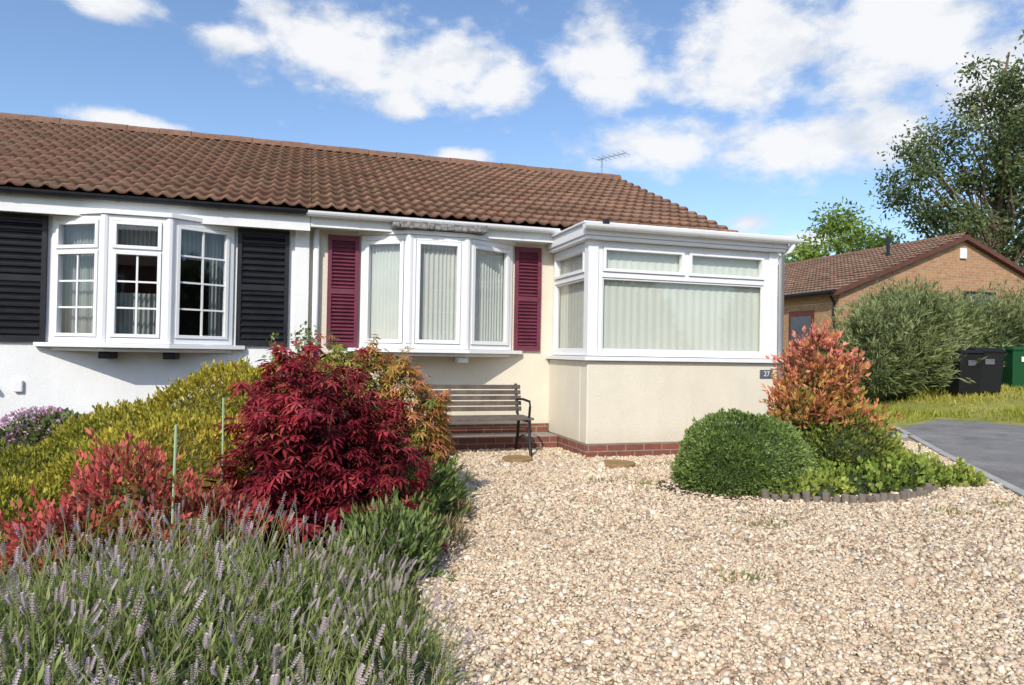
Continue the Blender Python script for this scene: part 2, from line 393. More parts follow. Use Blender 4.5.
# ---------------------------------------------------------------- roof
def roof(name,O,e,U,length,slope_len,parent,pitch=.15,course=.29,res=7,base=(.285,.165,.108),seed=0):
    r=np.random.default_rng(seed)
    O=np.array(O,float);e=np.array(e,float);U=unit(np.array(U,float)); nrm=np.cross(e,U); nrm=nrm if nrm[2]>0 else -nrm
    nx=int(round(length/pitch*res))+1; xs=np.linspace(0,length,nx)
    nc=int(math.ceil(slope_len/course)); rows=[];offs=[];ci=[];sh=[]
    for j in range(nc):
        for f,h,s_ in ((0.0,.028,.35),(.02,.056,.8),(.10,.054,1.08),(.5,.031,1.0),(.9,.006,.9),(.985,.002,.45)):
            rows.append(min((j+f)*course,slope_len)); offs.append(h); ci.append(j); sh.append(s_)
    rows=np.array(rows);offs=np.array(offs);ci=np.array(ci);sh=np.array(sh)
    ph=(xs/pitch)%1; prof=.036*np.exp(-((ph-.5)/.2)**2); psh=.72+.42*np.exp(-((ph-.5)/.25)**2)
    tile=(xs/(pitch*2)).astype(int)
    jit=r.normal(0,.003,(tile.max()+1,nc)); jc=r.uniform(.84,1.16,(tile.max()+1,nc)); jw=r.uniform(-.02,.045,(tile.max()+1,nc))
    hgt=prof[:,None]+offs[None]+jit[tile][:,ci]
    V=O+xs[:,None,None]*e+rows[None,:,None]*U+hgt[:,:,None]*nrm
    C=np.array(base)*jc[tile][:,ci][:,:,None]; C[:,:,0]+=jw[tile][:,ci]*.6
    patch=lump(V.reshape(-1,3),1.3,seed).reshape(len(xs),-1); C=C*(1+.08*patch[:,:,None])
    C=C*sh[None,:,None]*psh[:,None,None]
    V=V.reshape(-1,3);C=np.clip(C.reshape(-1,3),.01,1);nr=len(rows);I=np.arange(len(xs)*nr).reshape(len(xs),nr)
    F=np.stack([I[:-1,:-1],I[1:,:-1],I[1:,1:],I[:-1,1:]],2).reshape(-1,4)
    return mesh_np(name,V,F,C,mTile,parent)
def ridge(name,a,b,parent,r=.11):
    a=Vector(a);b=Vector(b);d=(b-a);Ln=d.length;d.normalize(); s=d.cross(Vector((0,0,1))); mb=MB(); k=int(Ln/.45)
    for i in range(k):
        for q in range(6):
            t0=math.pi*q/6;t1=math.pi*(q+1)/6; r0=r+(.006 if i%2 else 0)
            p=[a+d*(i*Ln/k),a+d*((i+1)*Ln/k-.006)]
            f=lambda P,t_:P+s*math.cos(t_)*r0+Vector((0,0,1))*(math.sin(t_)*r0-.03)
            mb.poly([f(p[0],t0),f(p[0],t1),f(p[1],t1),f(p[1],t0)])
    mb.build(name,mRidge,parent)

# ---------------------------------------------------------------- window helpers
def facet(A,B,z):
    A=Vector((*A,z));B=Vector((*B,z)); u=(B-A).normalized(); nrm=Vector((u.y,-u.x,0))
    Mx=Matrix(((u.x,nrm.x,0,A.x),(u.y,nrm.y,0,A.y),(0,0,1,A.z),(0,0,0,1)))
    return Mx,(B-A).length
def rect_frame(mb,Mx,a0,a1,c0,c1,w,b0,b1):
    mb.box(a0,a0+w,b0,b1,c0,c1,Mx); mb.box(a1-w,a1,b0,b1,c0,c1,Mx)
    mb.box(a0+w,a1-w,b0,b1,c0,c0+w,Mx); mb.box(a0+w,a1-w,b0,b1,c1-w,c1,Mx)
def pane(gl,Mx,a0,a1,c0,c1,b=-.02):
    gl.poly([Mx@Vector((a0,b,c0)),Mx@Vector((a1,b,c0)),Mx@Vector((a1,b,c1)),Mx@Vector((a0,b,c1))])
def curtain(mb,Mx,a0,a1,c0,c1,b,fold=.045,amp=.018,rs=1):
    n=int((a1-a0)/.008)+2; i0=len(mb.v); r=random.Random(rs); ph=0
    for i in range(n):
        a=a0+(a1-a0)*i/(n-1); ph+=.008/fold*2*math.pi*r.uniform(.6,1.4)
        bb=b+amp*math.sin(ph)
        mb.v.append(tuple(Mx@Vector((a,bb,c0)))); mb.v.append(tuple(Mx@Vector((a,bb,c1))))
    for i in range(n-1): mb.f.append((i0+2*i,i0+2*i+2,i0+2*i+3,i0+2*i+1))
def shutter(par,name,x0,x1,z0,z1,y,mat,split=.5,gapn=.040):
    mb=MB(); mb.box(x0,x0+.045,y-.035,y,z0,z1); mb.box(x1-.045,x1,y-.035,y,z0,z1)
    zm=z0+(z1-z0)*split
    for a,b in ((z0,z0+.06),(zm-.03,zm+.03),(z1-.06,z1)): mb.box(x0+.045,x1-.045,y-.033,y,a,b)
    mb.box(x0+.045,x1-.045,y-.008,y-.002,z0+.06,z1-.06)
    for a,b in ((z0+.06,zm-.03),(zm+.03,z1-.06)):
        k=int((b-a)/gapn)
        for i in range(k):
            z=a+(i+.5)*(b-a)/k
            Mx=Matrix.Translation((0,y-.02,z))@Matrix.Rotation(math.radians(38),4,'X')
            mb.box(x0+.046,x1-.046,-.022*gapn/.052,.016,-.0035,.0035,Mx)
    mb.build(name,mat,par)

YW=8.12
def wall(mb,x0,x1,z0,z1,y0,y1,ops):
    xs=x0
    for a,b,c,d in sorted(ops):
        mb.box(xs,a,y0,y1,z0,z1); mb.box(a,b,y0,y1,z0,c); mb.box(a,b,y0,y1,d,z1); xs=b
    mb.box(xs,x1,y0,y1,z0,z1)
def room(par,x0,x1,y0,z0,z1,dep=2.4):
    mb=MB(); y1=y0+dep
    mb.poly([(x0,y1,z0),(x1,y1,z0),(x1,y1,z1),(x0,y1,z1)]); mb.poly([(x0,y0,z0),(x0,y1,z0),(x0,y1,z1),(x0,y0,z1)])
    mb.poly([(x1,y0,z0),(x1,y1,z0),(x1,y1,z1),(x1,y0,z1)]); mb.poly([(x0,y0,z0),(x1,y0,z0),(x1,y1,z0),(x0,y1,z0)]); mb.poly([(x0,y0,z1),(x1,y0,z1),(x1,y1,z1),(x0,y1,z1)])
    mb.build('room_interior',mRoom,par)

def bay(par,xs,style,z0=1.17,z1=2.47,proj=.36,yw=YW):
    P=[(xs[0],yw-.02),(xs[1],yw-proj),(xs[2],yw-proj),(xs[3],yw-.02)]
    fr=MB();gl=MB();cu=MB();bars=MB()
    for i in range(3):
        Mx,Lw=facet(P[i],P[i+1],0)
        rect_frame(fr,Mx,.015,Lw-.015,z0,z1,.055,-.06,0)
        if style=='plain':
            rect_frame(fr,Mx,.075,Lw-.075,z0+.06,z1-.06,.045,-.05,.014)
            pane(gl,Mx,.12,Lw-.12,z0+.1,z1-.1)
            curtain(cu,Mx,.07,Lw-.07,z0+.06,z1-.06,-.085,fold=.05,amp=.010,rs=i)
        else:
            zt=z0+(z1-z0)*.73
            rect_frame(fr,Mx,.073,Lw-.073,z0+.06,zt-.012 if i<2 else z1-.06,.035,-.05,.012)
            if i<2: rect_frame(fr,Mx,.073,Lw-.073,zt+.012,z1-.06,.035,-.05,.016); fr.box(.07,Lw-.07,-.058,-.002,zt-.012,zt+.012,Mx)
            pane(gl,Mx,.10,Lw-.10,z0+.09,z1-.09)
            top=zt-.05 if i<2 else z1-.09
            bars.box(Lw/2-.009,Lw/2+.009,-.030,-.008,z0+.095,top,Mx)
            k=3 if i<2 else 4
            for q in range(1,k):
                zz=z0+.09+(top-z0-.09)*q/k; bars.box(.107,Lw-.107,-.028,-.010,zz-.009,zz+.009,Mx)
            if i==0: curtain(cu,Mx,.05,Lw*.62,z0+.06,z1-.06,-.16,rs=i)
            if i==2: curtain(cu,Mx,Lw*.68,Lw-.05,z0+.06,z1-.06,-.16,rs=i)
            curtain(cu,Mx,.02,Lw-.02,zt-.03,z1-.06,-.20,rs=i+5)
            if i==1: curtain(cu,Mx,.02,Lw-.02,z0+.06,zt-.42,-.20,rs=i+9)
    for k in (1,2):
        fr.tube([(P[k][0],P[k][1]+.03,z0),(P[k][0],P[k][1]+.03,z1)],.048,10)
    o=.07
    Q=[(xs[0]-.12,yw-.001),(xs[0]-.12,yw-.06),(xs[1]-.03,yw-proj-o),(xs[2]+.03,yw-proj-o),(xs[3]+.12,yw-.06),(xs[3]+.12,yw-.001)]
    fr.prism(Q,z0-.045,z0-.003)
    Q2=[(xs[0]+.02,yw-.001),(xs[1],yw-proj+.02),(xs[2],yw-proj+.02),(xs[3]-.02,yw-.001)]
    fr.prism(Q2,z0-.085,z0-.05)
    Q3=[(xs[0]-.03,yw-.001),(xs[1]-.02,yw-proj-.03),(xs[2]+.02,yw-proj-.03),(xs[3]+.03,yw-.001)]
    fr.prism(Q3,z1+.003,z1+.05)
    fr.build('bay_window_frame',mWhite,par,bevel=.003); gl.build('bay_window_glass',mGlass,par)
    if bars.v: bars.build('glazing_bars',mWhite,par)
    cu.build('net_curtains',mNet if style=='plain' else mNetL,par,smooth=True)
    br=MB()
    for k in (1,2): br.prism([(P[k][0]-.06,yw-.002),(P[k][0]-.06,yw-.26),(P[k][0]+.06,yw-.26),(P[k][0]+.06,yw-.002)],z0-.16,z0-.087)
    br.build('bay_brackets',mBlackPaint if style!='plain' else mWhite,par,bevel=.01)

def gutter(par,x0,x1,y,z,mat,name='gutter'):
    mb=MB(); r=.055; n=8; i0=0
    pr=[(math.cos(math.pi+math.pi*i/n)*r,math.sin(math.pi+math.pi*i/n)*r) for i in range(n+1)]
    for (a,b),(c,d) in zip(pr[:-1],pr[1:]):
        mb.poly([(x0,y+a,z+b),(x1,y+a,z+b),(x1,y+c,z+d),(x0,y+c,z+d)])
        mb.poly([(x0,y+a*.9,z+b*.9),(x1,y+a*.9,z+b*.9),(x1,y+c*.9,z+d*.9),(x0,y+c*.9,z+d*.9)])
    x=x0+.5
    while x<x1:
        for (a,b),(c,d) in zip(pr[:-1],pr[1:]):
            mb.poly([(x,y+a*1.08,z+b*1.08),(x+.04,y+a*1.08,z+b*1.08),(x+.04,y+c*1.08,z+d*1.08),(x,y+c*1.08,z+d*1.08)])
        x+=.95
    for x in (x0,x1): mb.poly([(x,y+a,z+b) for a,b in pr])
    mb.build(name,mat,par,smooth=False)

XS=.05; XR=5.72; YE=7.82; ZE=2.67; YR=11.87; ZR=4.46
U=np.array([0,YR-YE,ZR-ZE]); SL=np.linalg.norm(U)
H1=empty('bungalow')
mb=MB(); wall(mb,XS,XR-.15,.26,2.60,YW,YW+.25,[(.63,2.46,1.2,2.45),(3.1,5.3,.3,2.3)])
mb.box(XR-.38,XR-.15,YW+.25,15.4,.26,2.60)
mb.poly([(XR-.14,YW,2.6),(XR-.14,15.4,2.6),(XR-.14,YR,4.4)])
mb.build('walls',mCream,H1)
MB().box(XS+.003,2.97,YW-.02,YW+.24,0,.258).box(XR-.39,XR-.14,YW,15.4,0,.258).build('brick_plinth',mDarkBrick,H1)
MB().box(.9,2.955,7.72,8.09,0,.15).build('brick_step',mDarkBrick,H1,bevel=.004)
room(H1,.63,2.46,YW+.2,.6,2.5)
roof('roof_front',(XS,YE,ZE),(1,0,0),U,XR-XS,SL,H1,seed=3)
MB().poly([(XS,YR,ZR-.02),(XR,YR,ZR-.02),(XR,15.9,ZE),(XS,15.9,ZE)]).build('roof_back',mRidge,H1)
ridge('ridge_tiles',(XS,YR,ZR+.03),(XR,YR,ZR+.03),H1)
MB().poly([(XS,YE+.04,ZE-.012),(XR,YE+.04,ZE-.012),(XR,YR,ZR-.04),(XS,YR,ZR-.04)]).build('roof_deck',mRidge,H1)
mb=MB()
for x in (XR-.02,):
    i=len(mb.v)
    mb.v+=[(x,YE,ZE-.10),(x+.025,YE,ZE-.10),(x+.025,YR,ZR-.10),(x,YR,ZR-.10),(x,YE,ZE+.04),(x+.025,YE,ZE+.04),(x+.025,YR,ZR+.04),(x,YR,ZR+.04)]
    mb.f+=[(i,i+3,i+2,i+1),(i+4,i+5,i+6,i+7),(i,i+1,i+5,i+4),(i+1,i+2,i+6,i+5),(i+2,i+3,i+7,i+6),(i+3,i,i+4,i+7)]
mb.build('verge_board',mRidge,H1)
MB().box(XS+.003,XR-.03,YE+.03,YE+.05,2.50,2.655).box(XS+.003,XR-.03,YE+.052,YW-.002,2.515,2.53).build('fascia_and_soffit',mFascia,H1)
gutter(H1,XS-.03,2.95,YE-.035,2.655,mWhite)
mb=MB(); r=random.Random(2)
for i in range(14):
    x=.93+i*.078; mb.box(x,x+.077,YW-.36-.09-r.uniform(0,.03),YE+.028,2.523+r.uniform(0,.008),2.575+r.uniform(0,.045))
mb.build('leadwork',mLead,H1,bevel=.006)
bay(H1,(.61,1.14,1.81,2.48),'plain')
shutter(H1,'window_shutter',.25,.60,1.17,2.46,YW-.004,mBurg,split=.5)
shutter(H1,'window_shutter',2.50,2.84,1.17,2.46,YW-.004,mBurg,split=.5)
MB().tube([(.12,YW-.06,2.5),(.12,YW-.06,.1)],.034,10).build('downpipe',mWhite,H1,smooth=True)
PX0,PX1,PY=2.98,5.45,6.91
mb=MB()
mb.box(PX0,PX1,PY,PY+.2,.152,1.07); mb.box(PX0,PX0+.2,PY+.2,YW-.001,.152,1.07); mb.box(PX1-.2,PX1,PY+.2,YW-.001,.152,1.07)
mb.build('porch_wall',mCream,H1,bevel=.012)
MB().box(PX0-.012,PX1+.012,PY-.012,PY+.2,0,.15).box(PX0-.012,PX0+.19,PY+.2,YW-.03,0,.15).box(PX1-.19,PX1+.012,PY+.2,YW-.03,0,.15).build('porch_brick_base',mDarkBrick,H1)
fr=MB();gl=MB();cu=MB()
z0,z1,zt=1.125,2.40,2.03
fr.box(PX0-.05,PX1+.05,PY-.05,PY+.16,1.073,1.118); fr.box(PX0-.05,PX0+.15,PY+.16,YW-.002,1.073,1.118); fr.box(PX1-.15,PX1+.05,PY+.16,YW-.002,1.073,1.118)
fr.box(PX0,PX0+.12,PY+.01,PY+.13,z0,z1); fr.box(PX1-.12,PX1,PY+.01,PY+.13,z0,z1)
def porchside(A,B,split2):
    Mx,Lw=facet(A,B,0)
    rect_frame(fr,Mx,.0,Lw,z0,z1,.06,-.08,-.012); fr.box(.06,Lw-.06,-.078,-.014,zt-.03,zt+.03,Mx)
    pane(gl,Mx,.05,Lw-.05,z0+.05,zt,-.045); pane(gl,Mx,.05,Lw-.05,zt,z1-.05,-.045)
    rect_frame(fr,Mx,.062,Lw-.062,z0+.062,zt-.032,.02,-.06,-.028)
    if split2:
        c=Lw*.5; fr.box(c-.03,c+.03,-.076,-.016,zt+.03,z1-.06,Mx)
        rect_frame(fr,Mx,.064,c-.032,zt+.034,z1-.062,.035,-.07,.004); rect_frame(fr,Mx,c+.032,Lw-.064,zt+.034,z1-.062,.035,-.07,.004)
    else: rect_frame(fr,Mx,.064,Lw-.064,zt+.034,z1-.062,.035,-.07,.004)
    curtain(cu,Mx,.04,Lw-.04,z0+.02,z1-.03,-.10,fold=.10,amp=.003,rs=3)
porchside((PX0+.12,PY+.02),(PX1-.12,PY+.02),True)
porchside((PX0+.02,YW-.01),(PX0+.02,PY+.13),False)
porchside((PX1-.02,PY+.13),(PX1-.02,YW-.01),False)
fr.build('porch_window_frame',mWhite,H1,bevel=.003); gl.build('porch_glass',mGlass,H1); cu.build('porch_blinds',mBlind,H1,smooth=True)
mb=MB(); mb.box(PX0-.06,PX1+.06,PY-.06,YW-.05,2.403,2.44); mb.box(PX0-.08,PX1+.08,PY-.08,YW-.1,2.442,2.56); mb.box(PX0-.11,PX1+.11,PY-.11,YW-.12,2.562,2.585)
mb.build('porch_flat_roof',mWhite,H1,bevel=.006)
gutter(H1,PX0-.12,PX1+.16,PY-.14,2.545,mWhite,'porch_gutter')
MB().tube([(PX1+.10,PY-.13,2.5),(PX1+.10,PY-.08,2.42),(PX1+.06,PY+.02,2.36),(PX1+.05,PY+.02,.1)],.034,10).build('porch_downpipe',mWhite,H1,smooth=True)
MB().box(PX0+.10,PX0+.17,PY-.16,PY-.115,2.56,2.61).build('security_light',mBlackPaint,H1,bevel=.008)
MB().box(5.20,5.38,PY-.012,PY-.001,.89,.99).build('house_number_plaque',mSlate,H1,bevel=.004)
cv=bpy.data.curves.new('house_number','FONT'); cv.body='27'; cv.size=.085; cv.align_x='CENTER'; cv.align_y='CENTER'; cv.extrude=.001
to=bpy.data.objects.new('house_number',cv); link(to,H1); to.location=(5.29,PY-.0145,.94); to.rotation_euler=(math.pi/2,0,0); cv.materials.append(mWhite)
mb=MB(); ax,ay=5.35,YR
mb.tube([(ax,ay,ZR),(ax,ay,ZR+.42)],.014,6); mb.tube([(ax-.1,ay,ZR+.36),(ax+.45,ay-.1,ZR+.52)],.009,6)
for i in range(7):
    f=i/6; c=Vector((ax-.1,ay,ZR+.36)).lerp(Vector((ax+.45,ay-.1,ZR+.52)),f); l=.12-.05*f; mb.tube([c+Vector((-.05,l,.06))*1,c-Vector((-.05,l,.06))],.005,5)
mb.build('tv_aerial',M('aluminium',(.30,.30,.31),.4,.1,5,metal=.3),H1)

H2=empty('bungalow')
XL=-9.0
mb=MB(); wall(mb,XL,XS-.003,.20,2.60,YW-.05,YW+.2,[(-2.47,-.75,1.2,2.45),(-6.5,-4.8,1.1,2.4)]); mb.build('walls',mWhiteWall,H2)
MB().box(XL,XS-.004,YW-.065,YW+.2,0,.198).build('brick_plinth',mDarkBrick,H2)
MB().box(XS-.16,XS-.006,YW-.09,YW-.052,.2,2.5).build('party_pilaster',mWhiteWall,H2)
room(H2,-2.47,-.75,YW+.16,.6,2.5)
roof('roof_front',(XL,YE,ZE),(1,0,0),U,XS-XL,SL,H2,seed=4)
MB().poly([(XL,YR,ZR-.02),(XS,YR,ZR-.02),(XS,15.9,ZE),(XL,15.9,ZE)]).build('roof_back',mRidge,H2)
MB().poly([(XL,YE+.04,ZE-.012),(XS,YE+.04,ZE-.012),(XS,YR,ZR-.04),(XL,YR,ZR-.04)]).build('roof_deck',mRidge,H2)
ridge('ridge_tiles',(XL,YR,ZR+.03),(XS,YR,ZR+.03),H2)
MB().box(XL,XS-.003,YE+.03,YE+.05,2.45,2.65).box(XL,XS-.003,YE+.052,YW-.052,2.47,2.485).build('fascia_and_soffit',mFascia,H2)
gutter(H2,XL,XS-.05,YE-.03,2.665,mBlackPaint)
bay(H2,(-2.49,-1.92,-1.33,-.73),'georgian',z1=2.46,yw=YW-.05)
shutter(H2,'window_shutter',-3.12,-2.52,1.17,2.46,YW-.055,mBlackPaint,gapn=.065)
shutter(H2,'window_shutter',-.71,-.17,1.17,2.46,YW-.055,mBlackPaint,gapn=.065)
mb=MB(); mb.tube([(-2.95,YW-.09,.2),(-2.95,YW-.09,.75)],.015,8); mb.tube([(-2.95,YW-.09,.72),(-2.95,YW-.16,.72)],.02,8); mb.build('outside_tap',mWhite,H2)
MB().box(-2.78,-2.70,YW-.09,YW-.052,.66,.78).build('wall_vent',mWhite,H2,bevel=.01)

H3=empty('brick_bungalow'); g0=.35
nx0,nx1,nyA,nyB=13.5,22.0,14.7,25.0; ez=2.92; rz=4.62; rx=(nx0+nx1)/2
mb=MB(); mb.box(nx0,nx1,nyA,nyA+.25,g0-.3,ez); mb.box(nx0,nx0+.25,nyA+.25,nyB,g0-.3,ez); mb.box(nx1-.25,nx1,nyA+.25,nyB,g0-.3,ez)
mb.poly([(nx0,nyA,ez),(nx1,nyA,ez),(rx,nyA,rz-.05)])
mb.build('walls',mBuffBrick,H3)
U3=np.array([rx-nx0+.2,0,rz-ez+.05]); SL3=np.linalg.norm(U3)
roof('roof_left',(nx0-.2,nyA-.15,ez-.03),(0,1,0),U3,nyB-nyA,SL3,H3,pitch=.15,res=5,seed=8,base=(.30,.19,.13))
roof('roof_right',(nx1+.2,nyA-.15,ez-.03),(0,1,0),U3*[-1,1,1],nyB-nyA,SL3,H3,pitch=.3,res=5,seed=9,base=(.30,.19,.13))
ridge('ridge_tiles',(rx,nyA-.16,rz+.05),(rx,nyB,rz+.05),H3)
mb=MB()
for sx in (1,-1):
    x0=nx0-.22 if sx>0 else nx1+.22
    mb.poly([(x0,nyA-.16,ez-.13),(rx,nyA-.16,rz-.09),(rx,nyA-.16,rz+.05),(x0,nyA-.16,ez+.01)])
    mb.poly([(x0,nyA-.16,ez-.13),(rx,nyA-.16,rz-.09),(rx,nyA,rz-.09),(x0,nyA,ez-.13)])
mb.box(nx0-.24,nx0-.2,nyA-.15,nyB,ez-.14,ez-.02)
mb.build('verge_boards',M('brown_boards',(.12,.05,.035),.6,.2,5),H3)
MB().tube([(nx0-.28,nyA-.1,ez-.03),(nx0-.28,nyB,ez-.03)],.05,8).tube([(nx0-.26,nyA+.1,ez-.05),(nx0-.05,nyA+.12,ez-.3),(nx0-.05,nyA+.12,g0)],.035,8).build('gutter',mBlackPaint,H3)
MB().box(rx-.12,rx+.12,nyA-.06,nyA-.002,rz-.62,rz-.32).build('alarm_box',mWhite,H3,bevel=.02)
fr=MB();gl=MB(); Mx,Lw=facet((nx0+4.3,nyA-.01),(nx0+5.5,nyA-.01),0); rect_frame(fr,Mx,0,Lw,2.1,3.1,.06,-.05,.02); pane(gl,Mx,.05,Lw-.05,2.15,3.05,-.0)
fr.build('window_frame',mBlackPaint,H3); gl.build('window_glass',mSlate,H3)
mDoor=M('brown_door',(.13,.035,.025),.5,.2,5)
MB().box(nx0-.03,nx0-.002,15.6,16.6,g0,2.45).build('side_door',mDoor,H3); MB().box(nx0-.05,nx0-.031,15.7,16.5,1.6,2.3).build('door_glass',mSlate,H3)
MB().tube([(rx-1.2,nyA+1.4,rz-.5),(rx-1.2,nyA+1.4,rz+.15)],.05,8).build('flue',mBlackPaint,H3)

for (cx,nm) in ((-7,'terraced_house'),(6,'terraced_house')):
    Hx=empty(nm); y0=-21
    MB().box(cx-4.5,cx+4.5,y0-7,y0,0,5.0).build('walls',mDarkBrick,Hx)
    mb=MB(); mb.poly([(cx-4.7,y0+.3,4.95),(cx+4.7,y0+.3,4.95),(cx+4.7,y0-3.5,7.2),(cx-4.7,y0-3.5,7.2)]); mb.poly([(cx-4.7,y0-7.3,4.95),(cx+4.7,y0-7.3,4.95),(cx+4.7,y0-3.5,7.2),(cx-4.7,y0-3.5,7.2)])
    for s in (-4.5,4.5): mb.poly([(cx+s,y0,5),(cx+s,y0-7,5),(cx+s,y0-3.5,7.1)])
    mb.build('roof',mRidge,Hx)
    f=MB();g=MB()
    for a in (-3,0.6):
        for z in (.9,3.2):
            f.box(cx+a,cx+a+1.8,y0+.002,y0+.05,z,z+1.3); g.box(cx+a+.1,cx+a+.85,y0+.052,y0+.056,z+.1,z+1.2); g.box(cx+a+.95,cx+a+1.7,y0+.052,y0+.056,z+.1,z+1.2)
    f.build('window_frames',mWhite,Hx); g.build('window_panes',mSlate,Hx)

B=empty('garden_bench'); bx0,bx1,by=1.22,2.44,7.26
mb=MB()
for i in range(5):
    y=by-.16+i*.085; mb.box(bx0,bx1,y,y+.065,.405,.43)
for i in range(5):
    z=.47+i*.062; yy=by+.285+ (z-.43)*.25; mb.box(bx0,bx1,yy,yy+.022,z,z+.05)
mb.build('slats',mTimber,B,bevel=.004)
mb=MB()
for x in (bx0+.05,bx1-.05,):
    mb.tube([(x,by-.22,.0),(x,by-.17,.2),(x,by-.15,.39),(x,by+.24,.39),(x,by+.30,.45),(x,by+.385,.78)],.018,6)
    mb.tube([(x,by+.24,.39),(x,by+.27,.2),(x,by+.34,0)],.018,6)
    mb.tube([(x,by-.13,.4),(x,by-.16,.55),(x,by-.14,.61),(x,by+.1,.62),(x,by+.34,.60)],.014,6)
    mb.tube([(x,by-.17,.16),(x,by+.06,.22),(x,by+.28,.16)],.011,6)
mb.build('iron_ends',mIron,B)

for (x,y,r) in STEPS:
    mb=MB(); mb.tube([(x,y,.0),(x,y,.045)],[r,r],28); mb.build('stepping_stone',mStone,bevel=.008)

def bin_(name,x,y,col,rot=0):
    E=empty(name); z=float(th(x,y)); m=M(name+'_plastic',col,.45,.1,5); 
    mb=MB(); i=0
    a,b=.24,.27; c,d=.29,.36
    mb.v+=[(-a,-b,.06),(a,-b,.06),(a,b,.06),(-a,b,.06),(-c,-d,.95),(c,-d,.95),(c,d,.95),(-c,d,.95)]
    mb.f+=[(0,3,2,1),(4,5,6,7),(0,1,5,4),(1,2,6,5),(2,3,7,6),(3,0,4,7)]
    mb.box(-.305,.305,-.375,.375,.93,.96); mb.build('body',m,E,bevel=.015)
    l=MB(); l.v+=[(-.31,-.40,.963),(.31,-.40,.963),(.31,.38,.963),(-.31,.38,.963),(-.27,-.33,1.02),(.27,-.33,1.02),(.27,.33,1.06),(-.27,.33,1.06)]
    l.f+=[(0,3,2,1),(4,5,6,7),(0,1,5,4),(1,2,6,5),(2,3,7,6),(3,0,4,7)]; l.tube([(-.27,.42,.97),(.27,.42,.97)],.018,8); l.build('lid',m,E,bevel=.012)
    wv=MB(); wv.tube([(-.29,.27,.1),(-.23,.27,.1)],.1,14); wv.tube([(.23,.27,.1),(.29,.27,.1)],.1,14); wv.build('wheels',mBlackPaint,E)
    MB().box(-.09,.09,-.356,-.348,.68,.8).build('panel_mark',mWhite if col[1]>.05 else mSlate,E)
    E.location=(x,y,z); E.rotation_euler=(0,0,math.radians(rot))
bin_('wheelie_bin',14.2,11.8,(.012,.012,.014),-10)
bin_('wheelie_bin',14.72,11.65,(.012,.012,.014),-32)
bin_('wheelie_bin',16.3,12.1,(.012,.075,.028),-20)

# ---------------------------------------------------------------- plants
LT=leafT(.20); NT=leafT(.10); WT=leafT(.34); MT=mapleT()
gold=[(.16,.19,.03),(.30,.30,.04),(.48,.42,.055),(.60,.48,.07),(.68,.44,.08)]
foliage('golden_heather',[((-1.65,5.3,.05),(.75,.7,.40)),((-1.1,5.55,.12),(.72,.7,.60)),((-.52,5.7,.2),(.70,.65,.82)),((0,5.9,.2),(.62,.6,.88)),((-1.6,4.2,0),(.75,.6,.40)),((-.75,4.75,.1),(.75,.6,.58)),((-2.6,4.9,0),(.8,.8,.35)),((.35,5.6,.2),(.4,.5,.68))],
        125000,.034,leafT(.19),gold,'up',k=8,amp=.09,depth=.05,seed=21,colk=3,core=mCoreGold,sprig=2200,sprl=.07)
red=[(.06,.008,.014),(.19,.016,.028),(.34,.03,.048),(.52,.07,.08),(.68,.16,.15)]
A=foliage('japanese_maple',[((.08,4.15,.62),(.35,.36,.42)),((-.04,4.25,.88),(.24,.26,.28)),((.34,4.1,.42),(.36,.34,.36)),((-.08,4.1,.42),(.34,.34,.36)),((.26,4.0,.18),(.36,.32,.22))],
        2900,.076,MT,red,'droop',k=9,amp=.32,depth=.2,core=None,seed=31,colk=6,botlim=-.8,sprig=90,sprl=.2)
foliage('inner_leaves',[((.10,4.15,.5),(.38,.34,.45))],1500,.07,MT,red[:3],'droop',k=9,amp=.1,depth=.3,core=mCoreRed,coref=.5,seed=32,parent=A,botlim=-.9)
mb=MB()
for i in range(9):
    a=i*.7; e=Vector((.09+.38*math.cos(a),4.15+.32*math.sin(a),.65+.2*math.sin(i*2.1))); mb.tube([(.09,4.2,0),(.09+.1*math.cos(a),4.2+.1*math.sin(a),.3),e],[.022,.014,.004],6)
mb.build('branches',mBark,A)
org=[(.18,.30,.05),(.34,.38,.06),(.60,.34,.09),(.76,.26,.13),(.78,.28,.20),(.42,.40,.08)]
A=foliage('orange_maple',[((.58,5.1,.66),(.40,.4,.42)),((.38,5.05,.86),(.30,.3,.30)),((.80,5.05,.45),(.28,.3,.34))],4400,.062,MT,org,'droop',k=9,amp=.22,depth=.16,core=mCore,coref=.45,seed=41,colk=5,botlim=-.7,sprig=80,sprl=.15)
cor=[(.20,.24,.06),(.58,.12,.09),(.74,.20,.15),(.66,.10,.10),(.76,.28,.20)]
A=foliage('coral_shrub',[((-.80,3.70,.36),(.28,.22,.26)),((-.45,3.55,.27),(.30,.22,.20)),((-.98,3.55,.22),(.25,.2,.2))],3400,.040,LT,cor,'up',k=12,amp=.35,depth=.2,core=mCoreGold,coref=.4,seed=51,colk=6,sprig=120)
grn=[(.08,.13,.04),(.17,.24,.06),(.26,.34,.11),(.36,.42,.16)]
foliage('edging_shrub',[((.76,4.9,.1),(.30,.45,.30)),((.58,4.3,.05),(.24,.5,.32)),((.42,3.6,.05),(.24,.4,.26))],8000,.06,leafT(.12),grn,'up',k=9,amp=.25,depth=.18,seed=61,sprig=220,sprl=.18)
foliage('dry_grass_tuft',[((.80,4.0,0),(.14,.25,.10)),((.98,4.7,0),(.15,.25,.1))],1300,.10,leafT(.05),[(.42,.30,.14),(.55,.42,.23),(.26,.26,.09)],'up',k=9,amp=.2,depth=.3,core=None,seed=62)
A=foliage('hydrangea',[((-1.95,6.35,.25),(.36,.28,.32))],2600,.05,WT,grn,'up',seed=71,amp=.15)
